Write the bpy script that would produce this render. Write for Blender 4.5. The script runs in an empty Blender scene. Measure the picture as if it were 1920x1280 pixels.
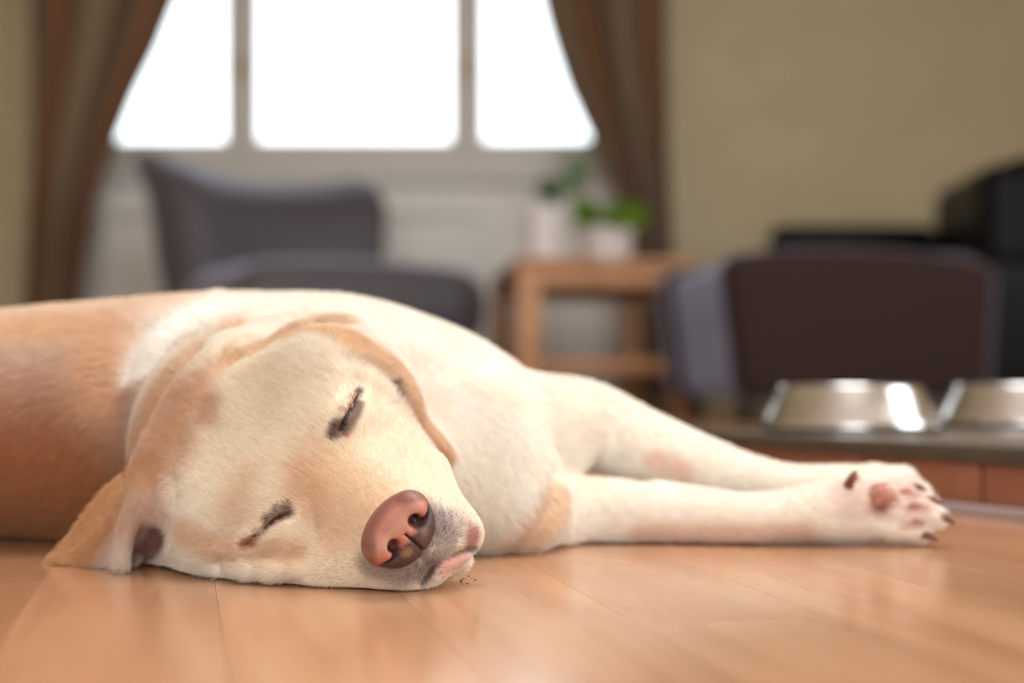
import bpy, bmesh, math, random, time
import numpy as np
from mathutils import Vector, Matrix
T0 = time.time()
FUR = True
C = bpy.context.scene.collection
SC = bpy.context.scene
CAMH = 0.138            # camera height above the floor, metres
FPX = 2667.0            # 50 mm lens on a 36 mm wide frame, 1920 px

def lin(r, g, b, a=1.0):
    f = lambda v: (v/255/12.92) if v/255 <= 0.04045 else ((v/255+0.055)/1.055)**2.4
    return (f(r), f(g), f(b), a)

# ------------------------------------------------------------------ camera, sky, lights, exposure
cam = bpy.data.cameras.new('camera'); cam_o = bpy.data.objects.new('camera', cam); C.objects.link(cam_o)
cam_o.location = (0, 0, CAMH); cam_o.rotation_euler = (math.pi/2, 0, 0)
cam.lens = 50; cam.sensor_width = 36; cam.shift_y = 60/1920
cam.dof.use_dof = True; cam.dof.focus_distance = 0.918; cam.dof.aperture_fstop = 2.5
SC.camera = cam_o
world = bpy.data.worlds.new('sky'); SC.world = world; world.use_nodes = True
bg = world.node_tree.nodes['Background']
bg.inputs[0].default_value = (0.88, 0.94, 1.0, 1); bg.inputs[1].default_value = 3.6

def area(name, loc, rot, sx, sy, power, color=(1, 1, 1), portal=False):
    l = bpy.data.lights.new(name, 'AREA'); l.shape = 'RECTANGLE'; l.size = sx; l.size_y = sy
    l.energy = power; l.color = color
    if portal: l.cycles.is_portal = True
    o = bpy.data.objects.new(name, l); C.objects.link(o); o.location = loc; o.rotation_euler = rot
    return o
# the seen window lets the sky in; a taller glazed window in the right wall gives key light; the rear and overhead lights are added
area('portal_back', (-0.62, 6.33, 1.75), (-math.pi/2, 0, 0), 2.4, 1.4, 1, portal=True)
area('daylight_right', (3.15, 0.75, 1.45), (0, math.pi/2, 0), 1.9, 1.6, 50, (0.98, 0.985, 1.0))
area('fill_rear', (-0.3, -2.3, 1.55), (math.pi/2, 0, 0), 2.2, 1.4, 32, (0.98, 0.98, 1.0))  # fill light added behind the camera, no known source there
area('overhead_key', (0.35, 1.35, 2.47), (0, 0, 0), 1.3, 1.3, 54, (0.97, 0.98, 1.0))  # key light added above the dog, no lamp known there
SC.view_settings.view_transform = 'Standard'; SC.view_settings.look = 'None'
SC.view_settings.exposure = 0.0; SC.view_settings.gamma = 1.0; SC.view_settings.use_curve_mapping = False

# ------------------------------------------------------------------ materials
class NT:
    def __init__(s, name):
        s.m = bpy.data.materials.new(name); s.m.use_nodes = True
        s.t = s.m.node_tree; s.b = s.t.nodes['Principled BSDF']; s.out = s.t.nodes['Material Output']
    def n(s, typ, **kw):
        x = s.t.nodes.new(typ)
        for k, v in kw.items():
            if k.startswith('i_'):
                x.inputs[k[2:].replace('_', ' ')].default_value = v
            else: setattr(x, k, v)
        return x
    def l(s, a, b): s.t.links.new(a, b)
    def ramp(s, fac, stops):
        r = s.n('ShaderNodeValToRGB'); e = r.color_ramp.elements
        e[0].position, e[0].color = stops[0]; e[1].position, e[1].color = stops[-1]
        for p, c in stops[1:-1]:
            x = e.new(p); x.color = c
        s.l(fac, r.inputs[0]); return r.outputs[0]
    def bump(s, h, strength=0.3, dist=0.01):
        b = s.n('ShaderNodeBump'); b.inputs['Strength'].default_value = strength; b.inputs['Distance'].default_value = dist
        s.l(h, b.inputs['Height']); s.l(b.outputs[0], s.b.inputs['Normal'])

def simple(name, col, rough=0.5, metal=0.0, noise=0.06, nscale=30, bump=0.0, spec=0.5, sheen=0.0):
    t = NT(name); tc = t.n('ShaderNodeTexCoord'); no = t.n('ShaderNodeTexNoise', i_Scale=nscale, i_Detail=4.0)
    t.l(tc.outputs['Object'], no.inputs['Vector'])
    a = tuple(max(0, c*(1-noise*2)) for c in col[:3])+(1,); b = tuple(c*(1+noise*2) for c in col[:3])+(1,)
    t.l(t.ramp(no.outputs[0], [(0.3, a), (0.7, b)]), t.b.inputs['Base Color'])
    t.b.inputs['Roughness'].default_value = rough; t.b.inputs['Metallic'].default_value = metal
    t.b.inputs['Specular IOR Level'].default_value = spec
    if sheen: t.b.inputs['Sheen Weight'].default_value = sheen; t.b.inputs['Sheen Roughness'].default_value = 0.35; t.b.inputs['Sheen Tint'].default_value = (0.72, 0.76, 1.0, 1)
    if bump: t.bump(no.outputs[0], bump, 0.003)
    return t.m

def wood(name, c1, c2, scale=(1.5, 14, 14), rough=0.4, vary=0.0):
    t = NT(name); tc = t.n('ShaderNodeTexCoord'); mp = t.n('ShaderNodeMapping')
    mp.inputs['Scale'].default_value = scale
    oi = t.n('ShaderNodeObjectInfo')
    add = t.n('ShaderNodeVectorMath', operation='ADD'); sc = t.n('ShaderNodeVectorMath', operation='SCALE')
    t.l(oi.outputs['Random'], sc.inputs[0]); sc.inputs['Scale'].default_value = 37.0
    t.l(tc.outputs['Object'], mp.inputs[0]); t.l(mp.outputs[0], add.inputs[0]); t.l(sc.outputs[0], add.inputs[1])
    no = t.n('ShaderNodeTexNoise', i_Scale=2.2, i_Detail=7.0, i_Distortion=0.6); t.l(add.outputs[0], no.inputs['Vector'])
    col = t.ramp(no.outputs[0], [(0.3, c1), (0.68, c2)])
    hs = t.n('ShaderNodeHueSaturation'); t.l(col, hs.inputs['Color'])
    mr = t.n('ShaderNodeMapRange'); t.l(oi.outputs['Random'], mr.inputs[0])
    mr.inputs['To Min'].default_value = 1-vary; mr.inputs['To Max'].default_value = 1+vary
    t.l(mr.outputs[0], hs.inputs['Value']); t.l(hs.outputs[0], t.b.inputs['Base Color'])
    t.b.inputs['Roughness'].default_value = rough
    return t, no

M = {}
M['wall'] = simple('wall_paint', lin(200, 188, 155), 0.85, noise=0.02, nscale=5)
M['white_wall'] = simple('white_wall_paint', lin(236, 233, 226), 0.8, noise=0.02, nscale=5)
M['ceiling'] = simple('ceiling_paint', lin(235, 232, 225), 0.9, noise=0.01)
M['frame'] = simple('window_frame_paint', lin(216, 212, 204), 0.45, noise=0.02)
M['radiator'] = simple('radiator_enamel', lin(238, 235, 228), 0.35, noise=0.01)
M['brass'] = simple('brass', lin(170, 140, 95), 0.35, 0.8)
M['grey_fabric'] = simple('grey_fabric', lin(84, 80, 84), 0.55, spec=0.3, noise=0.08, nscale=300, bump=0.05, sheen=1.0)
M['brown_leather'] = simple('brown_upholstery', lin(44, 29, 24), 0.6, noise=0.08, nscale=120, bump=0.05, spec=0.12, sheen=1.0)
M['black_leather'] = simple('black_leather', lin(8, 8, 9), 0.34, spec=0.12, noise=0.1, nscale=150, bump=0.12)
M['black_wood'] = simple('dark_leg_wood', lin(30, 22, 18), 0.5)
M['pot_white'] = simple('white_ceramic', lin(228, 224, 224), 0.25, noise=0.01)
M['soil'] = simple('soil', lin(60, 42, 30), 0.95, noise=0.3, nscale=80)
M['leaf_bright'] = simple('bright_leaf', lin(130, 175, 50), 0.5, noise=0.25, nscale=40)
M['leaf_dark'] = simple('dark_leaf', lin(90, 140, 80), 0.5, noise=0.25, nscale=40)
M['steel'] = simple('brushed_steel', lin(205, 203, 200), 0.2, 1.0, noise=0.02, nscale=60)
M['rubber'] = simple('black_rubber', lin(25, 25, 25), 0.7)
M['slab'] = simple('grey_stone_slab', lin(98, 88, 78), 0.38, noise=0.12, nscale=25, bump=0.1)
M['edge'] = simple('dark_edge_trim', lin(72, 64, 54), 0.4, noise=0.05)
M['grout'] = simple('grout', lin(120, 100, 88), 0.9)
M['tile'] = simple('terracotta_tile', lin(150, 96, 72), 0.45, noise=0.1, nscale=14, bump=0.1)
M['white_strip'] = simple('pale_strip', lin(170, 155, 158), 0.4, noise=0.02)
M['plank_underlay'] = simple('floor_underlay', lin(120, 84, 58), 0.9)
M['table'] = wood('beech_wood', lin(170, 120, 78), lin(205, 152, 105), (8, 1.2, 8), 0.45)[0].m
def floor_mat():
    t, no = wood('laminate_plank', lin(160, 113, 80), lin(188, 141, 106), (9, 0.9, 1), 0.22, vary=0.07)
    tc = t.n('ShaderNodeTexCoord')
    n2 = t.n('ShaderNodeTexNoise', i_Scale=9.0, i_Detail=3.0); t.l(tc.outputs['Object'], n2.inputs['Vector'])
    mr = t.n('ShaderNodeMapRange'); t.l(n2.outputs[0], mr.inputs[0])
    mr.inputs['To Min'].default_value = 0.17; mr.inputs['To Max'].default_value = 0.29
    t.l(mr.outputs[0], t.b.inputs['Roughness'])
    t.b.inputs['Coat Weight'].default_value = 0.25; t.b.inputs['Coat Roughness'].default_value = 0.16
    t.bump(no.outputs[0], 0.04, 0.002)
    return t.m
M['floor'] = floor_mat()
def glass_mat():
    t = NT('window_glass'); tr = t.n('ShaderNodeBsdfTransparent'); gl = t.n('ShaderNodeBsdfGlossy', i_Roughness=0.02)
    fr = t.n('ShaderNodeFresnel', i_IOR=1.45); mx = t.n('ShaderNodeMixShader')
    tr.inputs[0].default_value = (0.97, 0.985, 0.98, 1)
    t.l(fr.outputs[0], mx.inputs[0]); t.l(tr.outputs[0], mx.inputs[1]); t.l(gl.outputs[0], mx.inputs[2]); t.l(mx.outputs[0], t.out.inputs[0])
    return t.m
M['glass'] = glass_mat()
def curtain_mat():
    t = NT('striped_curtain'); at = t.n('ShaderNodeAttribute', attribute_name='stripe')
    c = t.ramp(at.outputs['Fac'], [(0.0, lin(84, 62, 43)), (0.2, lin(100, 80, 58)), (0.34, lin(138, 90, 54)), (0.46, lin(118, 80, 50)), (0.56, lin(88, 64, 44)), (0.72, lin(142, 120, 94)), (0.9, lin(128, 106, 80)), (1.0, lin(84, 62, 43))])
    t.l(c, t.b.inputs['Base Color']); t.b.inputs['Roughness'].default_value = 0.7
    t.b.inputs['Sheen Weight'].default_value = 0.2
    return t.m
M['curtain'] = curtain_mat()

# ------------------------------------------------------------------ mesh helpers
def mesh_obj(name, verts, faces, mat, parent=None, smooth=True):
    me = bpy.data.meshes.new(name); me.from_pydata([tuple(v) for v in verts], [], faces); me.update()
    if smooth: me.polygons.foreach_set('use_smooth', [True]*len(me.polygons))
    me.materials.append(mat)
    o = bpy.data.objects.new(name, me); C.objects.link(o)
    if parent: o.parent = parent
    return o
def share(name, me, parent=None, loc=(0, 0, 0), rot=(0, 0, 0)):
    o = bpy.data.objects.new(name, me); C.objects.link(o); o.location = loc; o.rotation_euler = rot
    if parent: o.parent = parent
    return o
def empty(name, loc=(0, 0, 0), rz=0.0):
    o = bpy.data.objects.new(name, None); C.objects.link(o); o.location = loc; o.rotation_euler = (0, 0, rz); o.empty_display_size = 0.05
    return o
def tag(o, label=None, cat=None, group=None, kind=None):
    if label: o['label'] = label
    if cat: o['category'] = cat
    if group: o['group'] = group
    if kind: o['kind'] = kind
    return o
def soft_box(size, r, seg=4, n=(6, 6, 6), deform=None, center=(0, 0, 0)):
    """rounded box: shell of a subdivided cube, corners rounded to radius r, then optionally deformed"""
    hx, hy, hz = [s/2 for s in size]; r = min(r, hx, hy, hz)
    vid = {}; V = []; Fc = []
    def axis(h, k):
        a = []
        for i in range(seg): a.append(-h + r*(1-math.cos(i/seg*math.pi/2))if False else -h + r*i/seg)
        inner = np.linspace(-(h-r), h-r, k+1).tolist() if h > r+1e-9 else [0.0]
        b = [h - r*(seg-1-i)/seg for i in range(seg)]
        return a+inner+b
    ax = [axis(hx, n[0]), axis(hy, n[1]), axis(hz, n[2])]
    def key(p):
        k = tuple(round(c, 6) for c in p)
        if k not in vid: vid[k] = len(V); V.append(p)
        return vid[k]
    for d in range(3):
        u, w = (d+1) % 3, (d+2) % 3
        for sgn in (-1, 1):
            for i in range(len(ax[u])-1):
                for j in range(len(ax[w])-1):
                    q = []
                    for (a, b) in ((i, j), (i+1, j), (i+1, j+1), (i, j+1)):
                        p = [0, 0, 0]; p[d] = sgn*(hx, hy, hz)[d]; p[u] = ax[u][a]; p[w] = ax[w][b]; q.append(key(tuple(p)))
                    if sgn < 0: q.reverse()
                    Fc.append(q)
    P_ = np.array(V); h = np.array([hx, hy, hz]); core = np.clip(P_, -(h-r), h-r); dv = P_-core
    # spread the corner points evenly on the rounding
    dv = np.sign(dv)*r*np.tan(np.clip(np.abs(dv)/r, 0, 1)*math.pi/4)
    L = np.linalg.norm(dv, axis=1, keepdims=True); L[L < 1e-9] = 1
    out = core + dv/L*r*(np.linalg.norm(P_-core, axis=1, keepdims=True) > 1e-9)
    if deform is not None: out = deform(out)
    return (out + np.array(center)).tolist(), Fc
def sbox(name, size, r, mat, parent, loc=(0, 0, 0), rot=(0, 0, 0), deform=None, n=(2, 2, 2), seg=2):
    V, Fc = soft_box(size, r, seg, n, deform)
    o = mesh_obj(name, V, Fc, mat, parent); o.location = loc; o.rotation_euler = rot
    return o
def tube(pts, rad, sides=8, close=True):
    """ring tube along pts with radii"""
    V = []; Fc = []; n = len(pts)
    pts = [Vector(p) for p in pts]
    up = Vector((0.13, 0.31, 0.94))
    for i, p in enumerate(pts):
        t = (pts[min(i+1, n-1)]-pts[max(i-1, 0)]).normalized()
        a = t.cross(up).normalized(); b = t.cross(a)
        r = rad[i] if hasattr(rad, '__len__') else rad
        for k in range(sides):
            th = 2*math.pi*k/sides; V.append(p + a*math.cos(th)*r + b*math.sin(th)*r)
    for i in range(n-1):
        for k in range(sides):
            k2 = (k+1) % sides
            Fc.append([i*sides+k, i*sides+k2, (i+1)*sides+k2, (i+1)*sides+k])
    if close:
        Fc.append(list(range(sides))[::-1]); Fc.append([(n-1)*sides+k for k in range(sides)])
    return V, Fc
def lathe(prof, n=40):
    V = []; Fc = []
    for r, z in prof:
        for k in range(n):
            a = 2*math.pi*k/n; V.append((r*math.cos(a), r*math.sin(a), z))
    for i in range(len(prof)-1):
        for k in range(n):
            k2 = (k+1) % n; Fc.append([i*n+k, i*n+k2, (i+1)*n+k2, (i+1)*n+k])
    return V, Fc
def box_v(x0, x1, y0, y1, z0, z1):
    V = [(x, y, z) for z in (z0, z1) for y in (y0, y1) for x in (x0, x1)]
    return V, [[0, 2, 3, 1], [4, 5, 7, 6], [0, 1, 5, 4], [2, 6, 7, 3], [0, 4, 6, 2], [1, 3, 7, 5]]
def box(name, x0, x1, y0, y1, z0, z1, mat, parent=None, kind=None):
    V, Fc = box_v(x0, x1, y0, y1, z0, z1); o = mesh_obj(name, V, Fc, mat, parent, smooth=False)
    if kind: o['kind'] = kind
    return o
# ------------------------------------------------------------------ the room
def at(px, py, Y): return Vector(((px-960)*Y/FPX, Y, CAMH-(py-700)*Y/FPX))
WY = 6.2; XL, XR = -3.0, 3.2; YB = -2.6; ZC = 2.55
WX0, WX1, WZ0, WZ1 = -1.86, 0.52, 1.10, 2.35      # the window opening
# floor: a dark underlay and separate laminate planks, running away from the lens and a little to the right
fl = box('floor', XL, XR, YB, WY, -0.02, -0.004, M['plank_underlay'], kind='structure')
PW, PL = 0.112, 1.28; ang = math.radians(13)
pv, pf = soft_box((PW-0.00012, PL-0.00012, 0.008), 0.00025, 1, (1, 1, 1))
pme = None
rng = random.Random(5); planks = []
for i in range(-50, 50):
    off = rng.random()*PL
    for j in range(-6, 8):
        u = (i+0.5)*PW+0.02; v = (j+0.5)*PL+off-0.3
        x = u*math.cos(ang)+v*math.sin(ang)*1.0; y = -u*math.sin(ang)+v*math.cos(ang)
        x, y = u*math.cos(-ang)-v*math.sin(-ang)*-1, y
        planks.append((u, v))
def plank_xy(u, v): return (u*math.cos(ang)-v*math.sin(ang), u*math.sin(ang)+v*math.cos(ang))
ang = math.radians(13)
near = []
for (u, v) in planks:
    x, y = plank_xy(u, v)
    if XL+0.1 < x < XR-0.1 and YB+0.4 < y < WY-0.5: near.append((math.hypot(x, y-1.0), x, y))
near.sort(); near = near[:285]
me_plank = None
for k, (dist, x, y) in enumerate(near):
    if me_plank is None:
        o = mesh_obj('plank', pv, pf, M['floor'], fl, smooth=False); me_plank = o.data
    else: o = share('plank', me_plank, fl)
    o.location = (x, y, -0.004); o.rotation_euler = (0, 0, ang)
V = []; Fc = []                                   # planks farther off, joined
for (u, v) in planks:
    x, y = plank_xy(u, v)
    if XL-0.3 < x < XR+0.3 and YB-0.6 < y < WY+0.6 and not any(abs(x-a)+abs(y-b) < 1e-6 for _, a, b in near):
        b0 = len(V); ca, sa = math.cos(ang), math.sin(ang)
        bv, bf = box_v(-PW/2+.0003, PW/2-.0003, -PL/2+.0003, PL/2-.0003, -0.004, 0.004)
        V += [(x+p[0]*ca-p[1]*sa, y+p[0]*sa+p[1]*ca, p[2]-0.004) for p in bv]; Fc += [[q+b0 for q in f] for f in bf]
o = mesh_obj('plank_field', V, Fc, M['floor'], fl, smooth=False); o['kind'] = 'stuff'

# back wall with its opening, side walls, ceiling
def wall(name, rects, axis, a0, a1, mat):
    V = []; Fc = []
    for (u0, u1, z0, z1) in rects:
        b0 = len(V)
        bv, bf = box_v(u0, u1, a0, a1, z0, z1) if axis == 'y' else box_v(a0, a1, u0, u1, z0, z1)
        V += bv; Fc += [[q+b0 for q in f] for f in bf]
    return tag(mesh_obj(name, V, Fc, mat, smooth=False), kind='structure')
wall('wall_back', [(XL, WX0, 0, ZC), (WX1, XR, 0, ZC), (WX0, WX1, 0, WZ0-0.1), (WX0, WX1, WZ1, ZC)], 'y', WY, WY+0.3, M['wall'])
wall('wall_right', [(YB, -0.3, 0, ZC), (1.8, WY, 0, ZC), (-0.3, 1.8, 0, 0.45), (-0.3, 1.8, 2.4, ZC)], 'x', XR, XR+0.3, M['wall'])
wall('wall_left', [(YB, WY, 0, ZC)], 'x', XL-0.3, XL, M['wall'])
wall('wall_front', [(XL, -1.5, 0, ZC), (0.9, XR, 0, ZC), (-1.5, 0.9, 2.3, ZC)], 'y', YB-0.3, YB, M['wall'])
box('ceiling', XL, XR, YB, WY, ZC, ZC+0.2, M['ceiling'], kind='structure')
# the pale niche wall below the window
box('trim_1', WX0-0.02, WX1+0.02, WY-0.03, WY, 0.0, WZ0-0.1, M['white_wall'], kind='structure')
lamp = empty('added_lamp', (0.35, 1.35, ZC)); tag(lamp, 'square white lamp added above the dog as a key light, out of frame', 'lamp')
sbox('added_lamp_housing', (1.4, 1.4, 0.06), 0.02, M['ceiling'], lamp, (0, 0, -0.03))  # made-up casing for the added overhead light
# window_1: frame, mullions, sashes, panes, handles, sill
w1 = empty('window_1', (0, WY, 0)); w1['kind'] = 'structure'
def wbox(name, x0, x1, y0, y1, z0, z1, mat, par):
    sx, sy, sz = x1-x0, y1-y0, z1-z0
    V, Fc = soft_box((sx, sy, sz), 0.006, 2, (1, 1, 1), None, ((x0+x1)/2, (y0+y1)/2, (z0+z1)/2)); return mesh_obj(name, V, Fc, mat, par)
wbox('window_frame', WX0, WX1, .06, .16, WZ0-0.1, WZ0+0.01, M['frame'], w1)
wbox('window_frame', WX0, WX1, .06, .16, WZ1-0.09, WZ1, M['frame'], w1)
wbox('window_frame', WX0, WX0+0.07, .06, .16, WZ0, WZ1-0.08, M['frame'], w1)
wbox('window_frame', WX1-0.07, WX1, .06, .16, WZ0, WZ1-0.08, M['frame'], w1)
MX = [-1.195, -0.198]                              # mullion centres
for mx in MX: wbox('mullion', mx-0.05, mx+0.05, .05, .165, WZ0, WZ1-0.08, M['frame'], w1)
edges = [WX0+0.07, MX[0]-0.05, MX[0]+0.05, MX[1]-0.05, MX[1]+0.05, WX1-0.07]
for k in range(3):
    x0, x1 = edges[2*k], edges[2*k+1]
    s = empty('sash', (0, 0, 0)); s.parent = w1
    zb = WZ0+0.005
    wbox('rail', x0, x1, .075, .13, zb, zb+0.06, M['frame'], s); wbox('rail', x0, x1, .075, .13, WZ1-0.15, WZ1-0.085, M['frame'], s)
    wbox('stile', x0, x0+0.022, .075, .13, zb+0.055, WZ1-0.14, M['frame'], s); wbox('stile', x1-0.022, x1, .075, .13, zb+0.055, WZ1-0.14, M['frame'], s)
    wbox('pane', x0+0.02, x1-0.02, .100, .104, zb+0.055, WZ1-0.14, M['glass'], s)
for mx in (-1.195, -0.198):
    h = wbox('handle', mx-0.013, mx+0.013, .02, .06, 1.43, 1.53, M['brass'], w1)
wbox('sill', WX0-0.06, WX1+0.06, -0.09, .07, WZ0-0.14, WZ0-0.1, M['frame'], w1)

# radiator under the sill
rad = empty('radiator', (-0.95, WY-0.12, 0.12))
tag(rad, 'long white ribbed panel radiator on the wall under the window', 'radiator')
RW = 1.62
sbox('panel', (RW, 0.03, 0.66), 0.01, M['radiator'], rad, (0, 0.02, 0.36))
sbox('top_grille', (RW, 0.09, 0.02), 0.006, M['radiator'], rad, (0, 0.01, 0.70))
rv, rf = soft_box((0.02, 0.022, 0.64), 0.008, 2, (1, 1, 1)); rme = None
for k in range(38):
    x = -RW/2+0.02+k*(RW-0.04)/37
    if rme is None: o = mesh_obj('rib', rv, rf, M['radiator'], rad); rme = o.data
    else: o = share('rib', rme, rad)
    o.location = (x, -0.004, 0.36)
for sx in (-1, 1): sbox('foot', (0.03, 0.05, 0.14), 0.008, M['radiator'], rad, (sx*RW*0.4, 0.02, -0.05))

# scratches in the floor varnish under the ear, crumbs by the lips
rq = np.random.RandomState(11); V = []; Fc = []
for k in range(46):
    px, py = rq.uniform(120, 460), rq.uniform(1076, 1125); q = at(px, py, CAMH*FPX/(py-700)); L = rq.uniform(.002, .012); th = rq.normal(0, .25); w = rq.uniform(.00015, .0004); b0 = len(V)
    c_, s_ = math.cos(th)*L/2, math.sin(th)*L/2
    V += [(q.x-c_, q.y-s_, .00015), (q.x, q.y-w, .00015), (q.x+c_, q.y+s_, .00015), (q.x, q.y+w, .00015)]; Fc.append([b0, b0+1, b0+2, b0+3])
o = mesh_obj('scratch', V, Fc, M['white_strip'], fl); o['kind'] = 'stuff'
V = []; Fc = []
for k in range(9):
    px, py = rq.uniform(848, 905), rq.uniform(1080, 1098); q = at(px, py, CAMH*FPX/(py-700)); s_ = rq.uniform(.0003, .0007); bv, bf = box_v(q.x-s_, q.x+s_, q.y-s_, q.y+s_, 0, s_); Fc += [[i+len(V) for i in f] for f in bf]; V += bv
o = mesh_obj('crumb', V, Fc, M['black_wood'], fl); o['kind'] = 'stuff'

# curtains: tied back drapes, each one cloth with folds
def curtain(name, inner, outer, Y, nf, label, seed):
    zs = np.linspace(2.5, 0.03, 60); nu = 90
    def interp(pl, z):
        zz = [p[1] for p in pl][::-1]; xx = [p[0] for p in pl][::-1]
        return np.interp(z, zz, xx)
    V = []; Fc = []; st = []
    r = np.random.RandomState(seed); ph = r.rand(4)*6
    for i, z in enumerate(zs):
        xi, xo = interp(inner, z), interp(outer, z)
        for j in range(nu):
            u = j/(nu-1)
            amp = 0.035
            y = Y + amp*math.sin(u*nf*2*math.pi+ph[0]+0.5*math.sin(z*2+ph[1])) + 0.012*math.sin(u*nf*4.3*math.pi+ph[2])
            V.append((xo+(xi-xo)*u, y, z)); st.append((u*nf*0.5+ph[3]) % 1.0)
    for i in range(len(zs)-1):
        for j in range(nu-1):
            a = i*nu+j; Fc.append([a, a+1, a+nu+1, a+nu])
    o = mesh_obj(name, V, Fc, M['curtain'])
    at_ = o.data.attributes.new('stripe', 'FLOAT', 'POINT'); at_.data.foreach_set('value', st)
    so = o.modifiers.new('thick', 'SOLIDIFY'); so.thickness = 0.004
    tag(o, label, 'curtain', 'curtains drawn back at the window')
    return o
CY = WY-0.24
def cp(px, py): q = at(px, py, CY); return (q.x, q.z)
L_in = [(-0.75, 2.5), cp(335, 0), cp(300, 90), cp(258, 175), cp(228, 250), cp(200, 320), cp(180, 400), cp(165, 480), cp(155, 560), cp(150, 900)]
L_out = [(-2.3, 2.5), cp(62, 0), cp(62, 200), cp(58, 350), cp(48, 560), cp(40, 900)]
R_in = [(-0.35, 2.5), cp(1008, -30), cp(1030, 60), cp(1062, 160), cp(1108, 260), cp(1150, 350), cp(1178, 430), cp(1190, 480), cp(1180, 650), cp(1170, 900)]
R_out = [(0.8, 2.5), cp(1245, 0), cp(1250, 300), cp(1258, 470), cp(1262, 650), cp(1265, 900)]
curtain('curtain', L_in, L_out, CY, 3.2, 'brown and rust striped curtain drawn to the left side of the window', 3)
curtain('curtain', R_in, R_out, CY, 3.6, 'brown and rust striped curtain drawn to the right side, behind the plants', 8)

# ------------------------------------------------------------------ grey chair left of the table
def side_profile(p, top_dip=0.0, taper=0.0): return p
gc = empty('lounge_chair', (-0.73, 5.05, 0), math.radians(30))
tag(gc, 'grey upholstered lounge chair standing in front of the window and radiator', 'chair')
def back_def(p):
    q = p.copy(); t = (p[:, 2]+0.29)/0.58
    q[:, 1] += 0.10*t + 0.10*(1-(p[:, 0]/0.46)**2)-0.1      # leans back and wraps round the sitter
    q[:, 1] += 0.16*np.clip((t-0.70)/0.30, 0, 1)**2 + 0.16*np.clip((-p[:, 0]/0.46-0.62)/0.38, 0, 1)**2      # rolled edges
    q[:, 0] *= 0.80+0.20*t
    q[:, 2] += np.where(p[:, 2] > 0, 0.05*((p[:, 0]/0.4)**2)*t + 0.025*(-p[:, 0]/0.4)*t, 0)
    return q
sbox('backrest', (0.92, 0.16, 0.62), 0.075, M['grey_fabric'], gc, (-0.02, 0.26, 0.575), deform=back_def, n=(12, 2, 8), seg=4)
def seat_def(p):
    q = p.copy(); q[:, 2] += 0.02*(1-(p[:, 0]/0.4)**2)*(p[:, 2] > 0); return q
sbox('seat', (0.92, 0.74, 0.26), 0.115, M['grey_fabric'], gc, (0.06, -0.10, 0.37), deform=seat_def, n=(8, 6, 3), seg=4)
for sx in (-1, 1):
    for sy in (-1, 1):
        V, Fc = tube([(0, 0, 0.27), (0.01*sx, 0.015*sy, 0)], [0.022, 0.014], 12)
        o = mesh_obj('leg', V, Fc, M['black_wood'], gc); o.location = (0.06+sx*0.36, -0.1+sy*0.28, 0)

# ------------------------------------------------------------------ beech coffee table
tb = empty('coffee_table', (0.262, 5.14, 0), math.radians(6))
tag(tb, 'beech wood coffee table with lower shelf between the grey and brown chairs', 'table')
TW, TL, TH = 0.60, 1.0, 0.515
sbox('tabletop', (TW, TL, 0.028), 0.008, M['table'], tb, (0, 0, TH-0.014))
for sx in (-1, 1):
    for sy in (-1, 1):
        sbox('leg', (0.075, 0.075, TH-0.03), 0.008, M['table'], tb, (sx*(TW/2-0.042), sy*(TL/2-0.042), (TH-0.03)/2))
for sy in (-1, 1): sbox('apron', (TW-0.16, 0.022, 0.062), 0.004, M['table'], tb, (0, sy*(TL/2-0.045), TH-0.06))
for sx in (-1, 1): sbox('apron', (0.022, TL-0.16, 0.062), 0.004, M['table'], tb, (sx*(TW/2-0.045), 0, TH-0.06))
sbox('shelf', (TW-0.09, TL-0.10, 0.045), 0.006, M['table'], tb, (0, 0, 0.165))

# pots and plants on the table
def leaf_mesh(name, L, W, mat, droop=0.3, fold=0.25):
    V = []; Fc = []; n = 7
    for i in range(n):
        t = i/(n-1); w = W*math.sin(math.pi*min(1, t*0.93+0.05))**0.8
        x = L*t; z = L*0.35*t-droop*L*t*t
        V += [(x, -w/2, z+fold*w), (x, 0, z), (x, w/2, z+fold*w)]
    for i in range(n-1):
        for k in range(2): a = i*3+k; Fc.append([a, a+3, a+4, a+1])
    me = bpy.data.meshes.new(name); me.from_pydata(V, [], Fc); me.polygons.foreach_set('use_smooth', [True]*len(Fc)); me.materials.append(mat)
    return me
def pot(loc, r, h, name, label, cat, group=None):
    t = empty(name, loc); tag(t, label, cat, group)
    V, Fc = lathe([(0.0, 0.0), (r*0.80, 0.0), (r*0.84, 0.006), (r*0.97, h*0.9), (r, h*0.93), (r, h), (r*0.93, h), (r*0.90, h*0.86), (0, h*0.84)], 36)
    mesh_obj('pot', V, Fc, M['pot_white'], t)
    V, Fc = lathe([(0, h*0.88), (r*0.6, h*0.875), (r*0.905, h*0.86)], 24); mesh_obj('soil', V, Fc, M['soil'], t)
    return t
rg = random.Random(4)
q = at(1136, 480, 4.85)
p1 = pot((q.x, 4.85, TH+0.0005), 0.098, 0.115, 'potted_plant', 'round white pot of bright green leaves on the wooden table', 'plant')
lm = leaf_mesh('leaf', 0.11, 0.04, M['leaf_bright'])
for k in range(110):
    a = rg.random()*6.28; rr = 0.075*math.sqrt(rg.random()); o = share('leaf', lm, p1, (rr*math.cos(a), rr*math.sin(a), 0.11+rg.random()*0.055), (rg.uniform(-.4, .4), rg.uniform(-0.6, 0.3), a+rg.uniform(-.8, .8)))
    s = rg.uniform(0.6, 1.0); o.scale = (s, s, s)
q = at(1017, 480, 4.75)
p2 = pot((q.x, 4.72, TH+0.0005), 0.068, 0.17, 'potted_plant', 'taller white pot with loose dark green stems, left of the bright plant', 'plant')
lm2 = leaf_mesh('leaf', 0.10, 0.028, M['leaf_dark'])
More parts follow.
